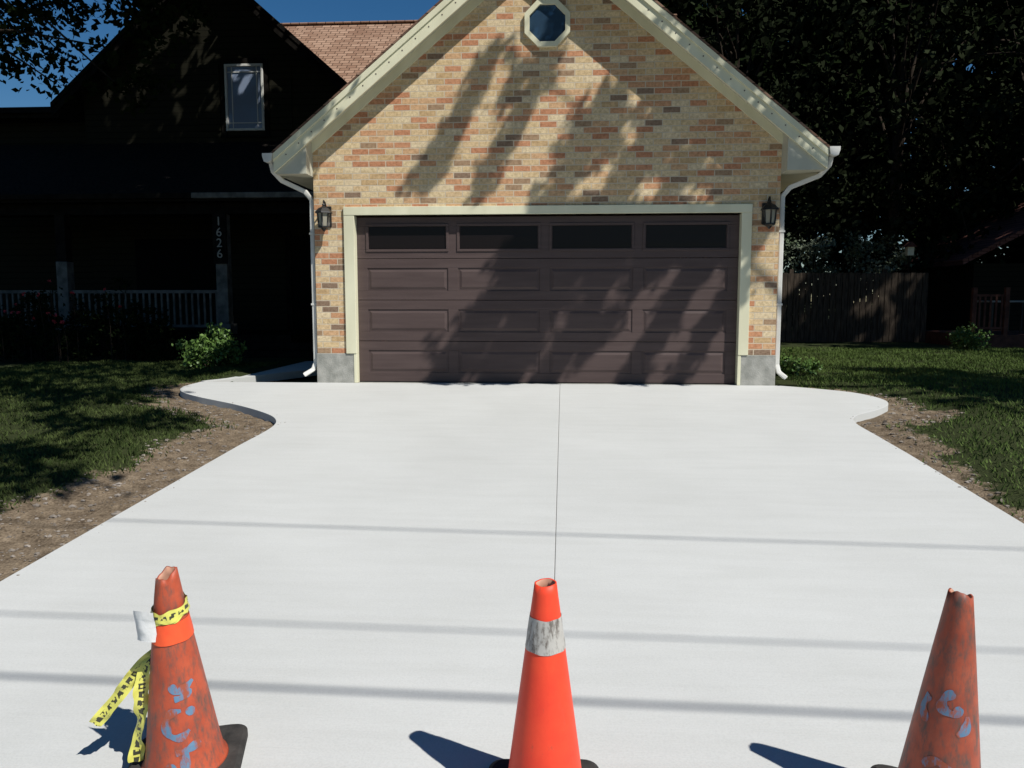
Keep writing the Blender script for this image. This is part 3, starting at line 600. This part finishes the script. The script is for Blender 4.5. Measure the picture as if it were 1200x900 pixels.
def tape_mat():
    m,nt,b=newmat('yellow_caution_tape'); L=nt.links
    tc=N(nt,'ShaderNodeUVMap'); s=N(nt,'ShaderNodeSeparateXYZ'); L.new(tc.outputs[0],s.inputs[0])
    mx1=N(nt,'ShaderNodeMath',operation='MULTIPLY'); mx1.inputs[1].default_value=34; L.new(s.outputs['X'],mx1.inputs[0])
    fr=N(nt,'ShaderNodeMath',operation='FRACT'); L.new(mx1.outputs[0],fr.inputs[0])
    gap=N(nt,'ShaderNodeMath',operation='GREATER_THAN'); gap.inputs[1].default_value=.28; L.new(fr.outputs[0],gap.inputs[0])
    mp=N(nt,'ShaderNodeMapping'); mp.inputs['Scale'].default_value=(85,4,1); L.new(tc.outputs[0],mp.inputs[0])
    v=N(nt,'ShaderNodeTexVoronoi'); v.distance='CHEBYCHEV'; v.inputs['Scale'].default_value=1; L.new(mp.outputs[0],v.inputs['Vector'])
    g1=N(nt,'ShaderNodeMath',operation='GREATER_THAN'); g1.inputs[1].default_value=.36; L.new(v.outputs['Distance'],g1.inputs[0])
    sb=N(nt,'ShaderNodeMath',operation='SUBTRACT'); sb.inputs[1].default_value=.5; L.new(s.outputs['Y'],sb.inputs[0])
    ab=N(nt,'ShaderNodeMath',operation='ABSOLUTE'); L.new(sb.outputs[0],ab.inputs[0])
    lt=N(nt,'ShaderNodeMath',operation='LESS_THAN'); lt.inputs[1].default_value=.20; L.new(ab.outputs[0],lt.inputs[0])
    mm=N(nt,'ShaderNodeMath',operation='MULTIPLY'); L.new(g1.outputs[0],mm.inputs[0]); L.new(lt.outputs[0],mm.inputs[1])
    m2=N(nt,'ShaderNodeMath',operation='MULTIPLY'); L.new(mm.outputs[0],m2.inputs[0]); L.new(gap.outputs[0],m2.inputs[1])
    mx=N(nt,'ShaderNodeMix',data_type='RGBA'); L.new(m2.outputs[0],mx.inputs[0]); mx.inputs[6].default_value=(.70,.67,.14,1); mx.inputs[7].default_value=(.05,.05,.03,1)
    L.new(mx.outputs[2],b.inputs['Base Color']); b.inputs['Roughness'].default_value=.35
    return m
M_tape=tape_mat(); M_paper=noisy('paper_tag',(.62,.62,.6),(.75,.75,.73),20,.8,.2,.5,30)
def ribbon(E,name,pts,w,mat,twist):
    P=[];n0=len(pts)
    for i in range(n0-1):
        p0=Vector(pts[max(i-1,0)]);p1=Vector(pts[i]);p2=Vector(pts[i+1]);p3=Vector(pts[min(i+2,n0-1)])
        for k in range(10):
            t=k/10; P.append(.5*((2*p1)+(-p0+p2)*t+(2*p0-5*p1+4*p2-p3)*t*t+(-p0+3*p1-3*p2+p3)*t**3))
    P.append(Vector(pts[-1])); V=[];F=[];U=[];l=0;n=len(P)
    for i,p in enumerate(P):
        if i: l+=(p-P[i-1]).length
        d=(P[min(i+1,n-1)]-P[max(i-1,0)]).normalized(); a=d.cross(Vector((0,1,0))); a.normalize(); q=d.cross(a); tw=twist*math.sin(i*.22)
        s=a*math.cos(tw)+q*math.sin(tw)
        for v in(0,.33,.66,1): V.append(p+s*(v-.5)*w+q*.006*math.sin(v*6+i*.7)); U.append((l,v))
    for i in range(n-1):
        for v in range(3): F.append((i*4+v,i*4+v+1,(i+1)*4+v+1,(i+1)*4+v))
    o=mkobj(name,V,F,mat,E,smooth=True); uv=o.data.uv_layers.new(name='UVMap')
    for lp in o.data.loops: uv.data[lp.index].uv=U[lp.vertex_index]
    return o
def wrap(E):
    V=[];F=[];U=[]
    n=120
    for i in range(n+1):
        a=math.radians(150+i*5.6); h=.590+.014*math.sin(a+.4)+.010*i/n; w=.036+.008*math.sin(i*.5)
        for v in range(4):
            hh=h+(v/3-.5)*w; r=cr(hh)+.005+.002*math.sin(i*.9+v*2)+.00003*i; V.append((r*math.cos(a),r*math.sin(a),hh)); U.append((a*.06,v/3))
    for i in range(n):
        for v in range(3): F.append((i*4+v,i*4+v+1,(i+1)*4+v+1,(i+1)*4+v))
    o=mkobj('caution_tape_wrap',V,F,M_tape,E,smooth=True); uv=o.data.uv_layers.new(name='UVMap')
    for lp in o.data.loops: uv.data[lp.index].uv=U[lp.vertex_index]
wrap(c0)
ribbon(c0,'caution_tape_tail',[(-.05,.05,.42),(-.10,.02,.40),(-.155,.0,.345),(-.20,-.01,.285),(-.25,-.02,.225),(-.295,-.03,.175)],.046,M_tape,.45)
ribbon(c0,'caution_tape_tail_2',[(-.06,.03,.42),(-.105,.0,.38),(-.12,-.02,.30),(-.125,-.03,.22),(-.14,-.04,.13),(-.15,-.05,.05)],.05,M_tape,.7)
V=[];F=[]
for i in range(9):
    for j in range(10):
        u=i/8;v=j/9; V.append((-.096+.072*u+.002*math.sin(v*5),-.062-.003*math.sin(u*4+v*2)+.012*(u-.5)**2*4-.012*u+.0012*math.sin(j*1.4),.505+.105*v+.004*math.sin(u*4)))
for i in range(8):
    for j in range(9): F.append((i*10+j,(i+1)*10+j,(i+1)*10+j+1,i*10+j+1))
mkobj('paper_tag',V,F,M_paper,c0,smooth=True)

# ------------------------------------------------------------------ overhead wires
UP=empty('power_line')
ws=[]
for (xa,ya,xb,yb,Hh,r) in((-3.56,-5.12,2.92,-5.35,7.6,.009),(-2.57,-6.47,2.25,-6.57,7.2,.008),(-2.17,-7.02,1.97,-7.11,6.6,.015)):
    m=(yb-ya)/(xb-xa); pts=[]
    for X in(-30,-15,-5,0,5,15,30):
        sy=ya+m*(X-xa); pts.append((X+DX*Hh,sy+DY*Hh,SL*sy+Hh))
    ws.append((pts,r))
tubes('wires',ws,M_wire,UP,6)
tubes('poles',[([(-25,-10.6,-1),(-25,-10.6,9)],[.16,.12]),([(34.5,-12.4,-1),(34.5,-12.4,9)],[.16,.12])],M_bark,UP,10)

# ------------------------------------------------------------------ trees
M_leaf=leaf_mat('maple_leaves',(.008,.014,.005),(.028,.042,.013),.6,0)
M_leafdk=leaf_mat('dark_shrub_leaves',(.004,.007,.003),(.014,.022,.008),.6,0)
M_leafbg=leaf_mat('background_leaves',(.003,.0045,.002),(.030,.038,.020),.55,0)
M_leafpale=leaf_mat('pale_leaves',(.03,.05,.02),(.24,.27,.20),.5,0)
M_shrub=leaf_mat('shrub_leaves',(.04,.085,.018),(.13,.22,.05),.45,.3)
def back(x,y,z,ZF): h=ZF-z; return (x+DX*h,y+DY*h,ZF)
def hits_gable(x,y,z,m=.5):
    """does the sun ray down to (x,y,z) cross the garage front wall?"""
    if y<=0: return False
    t=y/-DY; xx=x+DX*t; zz=z+t
    return (WL-m<xx<WR+m) and zz<rz(xx)+m
def limbs(E,root,top,ends,r0,name='trunk_and_limbs'):
    root=Vector(root);top=Vector(top); paths=[]
    mid=(root+top)/2+Vector((.12,.08,0)); paths.append(([root-Vector((0,0,.3)),root+Vector((0,0,.15)),mid,top],[r0*1.35,r0*1.05,r0*.8,r0*.55]))
    for e in ends:
        e=Vector(e); s=root.lerp(top,random.uniform(.6,1)); m=s.lerp(e,.5)+Vector((random.uniform(-.3,.3),random.uniform(-.3,.3),random.uniform(.2,.9)))
        paths.append(([s,s.lerp(m,.5)+Vector((0,0,.15)),m,m.lerp(e,.5)+Vector((0,0,.1)),e],[r0*.28,r0*.2,r0*.12,r0*.07,.01]))
    tubes(name,paths,M_bark,E,8)
T1=empty('maple_tree')  # unseen crown shaped along sun rays to shade left house and lawn
Cs=[];Rs=[]
while len(Cs)<560:
    x,y,zt=rng.uniform(-13.5,-3.3),rng.uniform(3,7),rng.uniform(0,6.9)
    if hits_gable(x,y,zt,.9): continue
    Cs.append(back(x,y,zt,rng.uniform(8.3,11.5))); Rs.append(.75)
leaves('shade_crown_upper',Cs,Rs,36,.38,M_leaf,T1)
ends=[c for c in Cs[::20] if c[0]<-3 and c[1]>0]
Cl=[];Rl=[];tries=0
while len(Cl)<520 and tries<6500:
    tries+=1
    x=rng.uniform(-11,-2.9); y=rng.uniform(-6.5,4)
    v=vnoise(np.array([x]),np.array([y]),1.0,12)[0]
    if y>-1.1: keep=1.0
    elif y>-2.2: keep=.85 if v>.32 else .25
    else: keep=.95 if v>.36 else .1
    if x>-3.9 and y<-.5: keep*=.35
    if rng.random()>keep or hits_gable(x,y,0,.5): continue
    if x>-4.9 and y>-1.9 and y<.9: continue
    if y<-2 and x>-3.5: continue
    if abs(x+5.35)<.55 and abs(y-2.1)<.75: continue
    Cl.append(back(x,y,float(base(np.array([y]))[0]),rng.uniform(6.2,8.3))); Rl.append(rng.uniform(.28,.5))
leaves('shade_crown_lower',Cl,Rl,42,.17,M_leaf,T1)
Ch=[];Rh=[]
for _ in range(130):
    y=rng.uniform(.8,3.2); D=y+10.1; u=rng.uniform(-.69,-.39); x=u*D-.0645*D+.2
    zt=4.1+rng.random()**.8*3.2
    if u<-.55 and zt<4.75 and rng.random()<.75: continue
    if u>-.44 and zt<5.0: continue
    Ch.append((x,y,zt)); Rh.append(rng.uniform(.18,.42))
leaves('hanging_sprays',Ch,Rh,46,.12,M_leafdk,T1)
ends+=Ch[::6]
limbs(T1,(-11.2,1.2,0),(-10.6,1.4,7.2),ends,.27)
# right-front tree : drooping sprays whose shadows fall over the garage front
T2=empty('ash_tree')
streaks=[(-.60,4.3,-1.55,2.45,.16,1.6),(.05,4.05,-.85,2.45,.20,1.8),(-1.05,3.4,-1.75,2.5,.08,.6),(-.35,4.0,-.55,3.4,.2,1.0),
 (.95,3.7,-.02,2.25,.42,2.8),(1.75,3.9,.75,2.25,.40,2.7),(2.2,3.5,1.45,2.25,.30,2.1),(2.85,2.8,2.2,2.2,.28,1.9),(.2,3.1,2.4,2.45,.22,1.3),
 (.3,4.9,.05,4.3,.16,.8),(1.0,4.4,1.5,3.6,.2,1.2),
 (.15,2.12,-1.38,.03,.42,4.8),(.1,1.6,-.75,.03,.32,3.8),(.55,2.1,-.50,.03,.26,3.4),(1.05,2.0,.0,.03,.22,3.2),(1.6,1.95,.5,.5,.14,1.8),(2.2,2.0,1.05,.03,.2,3.2),(2.45,1.4,1.65,.03,.12,1.5),
 (-.2,2.05,2.5,1.97,.22,6.0),(.1,1.75,1.5,1.65,.18,2.2),(2.7,2.2,2.6,1.6,.12,1.0)]
C2=[];R2=[];ends2=[]
for (xa,za,xb,zb,w,den) in streaks:
    t0=random.uniform(2.45,3.0); L_=math.hypot(xb-xa,zb-za); n=int(L_/.10*den)+2
    if za<2.3: t0=max(t0,2.6)
    for i in range(n):
        u=rng.random(); t=t0+rng.normal()*.08
        ww=w*(1-.5*u)*(1+.5*math.sin(u*9+xa*5))
        x=xa+(xb-xa)*u+rng.normal()*ww*.36; z=za+(zb-za)*u+rng.normal()*ww*.36
        C2.append((x+DX/-DY*t,-t,z+t/-DY)); R2.append(.08+.05*rng.random())
    ends2.append((xa+DX/-DY*t0,-t0,za+t0/-DY))
leaves('drooping_sprays',C2,R2,20,.105,M_leaf,T2,flat=1.3)
C3=[];R3=[]  # unseen crown clumps shaped along sun rays to shade the right lawn
while len(C3)<190:
    x=rng.uniform(4.7,17); y=rng.uniform(-1.3,2.4)
    if hits_gable(x,y,0,1.0): continue
    C3.append(back(x,y,0,rng.uniform(6,10))); R3.append(rng.uniform(.45,.7))
for _ in range(80):
    x=rng.uniform(5.2,12); y=rng.uniform(-6,-1.6)
    if vnoise(np.array([x]),np.array([y]),1.1,15)[0]<.52: continue
    C3.append(back(x,y,-.2,rng.uniform(7,9))); R3.append(.4)
leaves('crown',C3,R3,46,.26,M_leaf,T2)
limbs(T2,(10.8,-3.2,-.2),(10.2,-3.2,6.5),[e for e in ends2[3:9]]+[c for c in C3[::18] if c[0]>7],.3)
def bgtree(name,x,y,h,r,n,mat,lsz=.2,zlo=1.5,per=70):
    E=empty(name); C=[];R=[]
    for _ in range(n):
        a=rng.uniform(0,6.28); u=rng.random()**.5; zz=rng.uniform(zlo,h); prof=math.sin(math.pi*min(1,max(0.02,(zz-zlo+1)/(h-zlo+1.6))))**.6
        C.append((x+math.cos(a)*r*u*prof,y+math.sin(a)*r*u*prof,zz)); R.append(rng.uniform(.45,.95))
    leaves('crown',C,R,per,lsz,mat,E,tintbase=rng.random(n)**2)
    limbs(E,(x,y,0),(x+.2,y,h*.6),C[::14],.22)
for (x,y,h,r,n) in((5.2,14.5,13,3.6,200),(9.5,13.8,13,3.6,210),(14,15,14,4,210),(19,15,14,4,130)):
    bgtree('background_tree',x,y,h,r,n,M_leafbg,.21,1.5,50)
E=empty('distant_trees'); n=1500
C=np.stack([rng.uniform(1.5,30,n),rng.uniform(19.5,23.5,n),rng.uniform(.2,1,n)**.8*15.5],1); C[:,2]*=.93+.07*np.sin(C[:,0]*1.3)
leaves('foliage',C,np.full(n,.9),16,.75,M_leafdk,E)
tubes('trunks',[([(x,21.5,-.2),(x+.2,21.5,6),(x,21.5,11)],[.3,.22,.08]) for x in(3,7.5,11,15.5,20,26)],M_bark,E,8)
E=empty('hedge'); C=[(rng.uniform(3.5,26),rng.uniform(15.5,18.5),rng.uniform(.2,4.2)) for _ in range(330)]
leaves('foliage',C,[.8]*330,40,.34,M_leafdk,E)
for (x,y,h,r,n) in((16.5,5.5,15,4.5,210),(21,8,16,5,200),(19,-1.5,13,3.5,100)):  # unseen trees added right of view to shade the background crowns
    bgtree('added_shade_tree',x,y,h,r,n,M_leafbg,.46,3.5,30)
E=empty('pale_shrub'); C=[(rng.uniform(6.0,9.3),rng.uniform(11.3,12.3),rng.uniform(1.6,2.9)) for _ in range(50)]  # pale foliage, tint varies at random between clumps
leaves('foliage',C,[.32]*50,60,.09,M_leafpale,E,tintbase=rng.random(50)**2)
tubes('stems',[([(c[0]*.6+3,11.8,0),(c[0]*.9+.8,11.8,c[2]*.5),c],[.03,.02,.008]) for c in C[::4]],M_bark,E,6)
def shrub(name,x,y,r,h,n,mat,sz=.06):
    E=empty(name); C=[];R=[]
    for _ in range(n):
        a=rng.uniform(0,6.28);u=rng.random()**.5; C.append((x+math.cos(a)*r*u,y+math.sin(a)*r*u,rng.uniform(.08,h*(1-.45*u)))); R.append(.1+.05*rng.random())
    leaves('foliage',C,R,36,sz,mat,E)
    tubes('stems',[([(x,y,-.1),((x+c[0])/2,(y+c[1])/2,c[2]*.6),c],[.012,.008,.004]) for c in C[::5]],M_bark,E,5)
shrub('shrub',-5.35,2.1,.44,.70,75,M_shrub)
shrub('shrub',-7.6,3.4,.8,1.5,130,M_leafdk); shrub('shrub',-8.9,3.2,.7,1.3,110,M_leafdk); shrub('shrub',-6.85,3.3,.4,.9,60,M_leafdk); shrub('shrub',-10.3,3.2,.8,1.6,110,M_leafdk)
shrub('shrub',3.5,1.3,.3,.3,30,M_shrub); shrub('shrub',8.9,7.6,.35,.6,40,M_shrub)
M_rose=noisy('rose_petals',(.35,.02,.03),(.5,.05,.06),9,.6)
E=empty('rose_bush'); C=[(rng.uniform(-9.3,-7.2),rng.uniform(2.5,2.9),rng.uniform(.7,1.4)) for _ in range(16)]
leaves('blooms',C,[.03]*16,10,.045,M_rose,E); leaves('foliage',[(c[0],c[1]+.1,c[2]-.15) for c in C],[.2]*16,30,.06,M_leafdk,E)
tubes('stems',[([(c[0],c[1]+.1,-.1),(c[0]+.03,c[1]+.05,c[2]*.5),c],.006) for c in C],M_bark,E,5)

# ------------------------------------------------------------------ back garden right
FZ=[];x=3.6
while x<9.2:
    FZ.append((x,x+.135,10.5,10.52,.02,1.74+.02*random.random())); x+=.15
FZ+=[(3.6,9.2,10.521,10.56,.4,.49),(3.6,9.2,10.521,10.56,1.35,1.44)]+[(a,a+.1,10.561,10.66,0,1.85) for a in(3.6,5.9,8.2)]
boxes('wooden_fence',FZ,M_fence,None)
DK=empty('garden_deck')
boxes('platform',[(9.3,13.5,8.3,11,-.05,.30)],M_redwood,DK)
pp=[(a,a+.09,8.3,8.39,.301,1.35) for a in(9.3,10.0,10.9,11.9,12.9)]
pp+=[(9.391,9.999,8.33,8.36,a,a+.05) for a in(.42,1.15)]+[(x,x+.04,8.335,8.355,.471,1.149) for x in np.arange(9.45,9.95,.12)]
pp+=[(10.991,13.4,8.33,8.36,a,a+.05) for a in(.42,1.15)]+[(x,x+.04,8.335,8.355,.471,1.149) for x in np.arange(11.05,13.3,.12)]
boxes('railing',pp,M_redwood,DK)
CH=empty('patio_table'); boxes('top',[(9.95,10.75,8.8,9.5,1.02,1.06)],M_number,CH,.01); boxes('legs',[(a,a+.04,b,b+.04,.301,1.019) for a in(10,10.66) for b in(8.85,9.4)],M_black,CH)
NB=empty('neighbour_house')
prism('roof',[(10.8,2.15),(14.5,4.1),(18.2,2.15),(18.2,2.0),(14.5,3.95),(10.8,2.0)],12,18,M_roofr,NB)
boxes('walls',[(11.2,17.8,12.2,17.8,0,2.05)],M_siding,NB)
BF=empty('bird_feeder'); tubes('pole',[([(9.0,11.0,0),(9.0,11.0,2.35)],.015)],M_black,BF,6); boxes('box',[(8.92,9.08,10.92,11.08,2.2,2.42)],M_cream,BF,.01); prism('roof',[(8.86,2.42),(9.14,2.42),(9.0,2.55)],10.88,11.12,M_redwood,BF)

# ------------------------------------------------------------------ light, sky, camera
W=bpy.data.worlds.new('World'); scene.world=W; W.use_nodes=True; nt=W.node_tree
bg=nt.nodes['Background']; sky=nt.nodes.new('ShaderNodeTexSky'); sky.sky_type='NISHITA'; sky.sun_disc=False
sky.sun_elevation=math.asin(SUN.z); sky.sun_rotation=math.atan2(SUN.x,SUN.y); sky.air_density=1.0; sky.dust_density=0; sky.ozone_density=4
hs=nt.nodes.new('ShaderNodeHueSaturation'); hs.inputs['Saturation'].default_value=1.3; hs.inputs['Value'].default_value=1.25
nt.links.new(sky.outputs[0],hs.inputs['Color']); nt.links.new(hs.outputs[0],bg.inputs[0]); bg.inputs[1].default_value=.05
ld=bpy.data.lights.new('sun','SUN'); ld.energy=5.0; ld.angle=math.radians(.5); ld.color=(1,.972,.92)
lo=bpy.data.objects.new('sun',ld); lo.rotation_euler=SUN.to_track_quat('Z','Y').to_euler(); lo.location=(20,-16,30); COL.objects.link(lo)
cd=bpy.data.cameras.new('camera'); cd.sensor_width=36; cd.lens=27.9; cd.clip_end=1000; cd.clip_start=.05
co=bpy.data.objects.new('camera',cd); co.location=(.2,-10.1,1.06); co.rotation_euler=(math.radians(84),0,math.radians(3.7)); COL.objects.link(co); scene.camera=co
scene.view_settings.view_transform='Standard'; scene.view_settings.look='None'; scene.view_settings.exposure=0
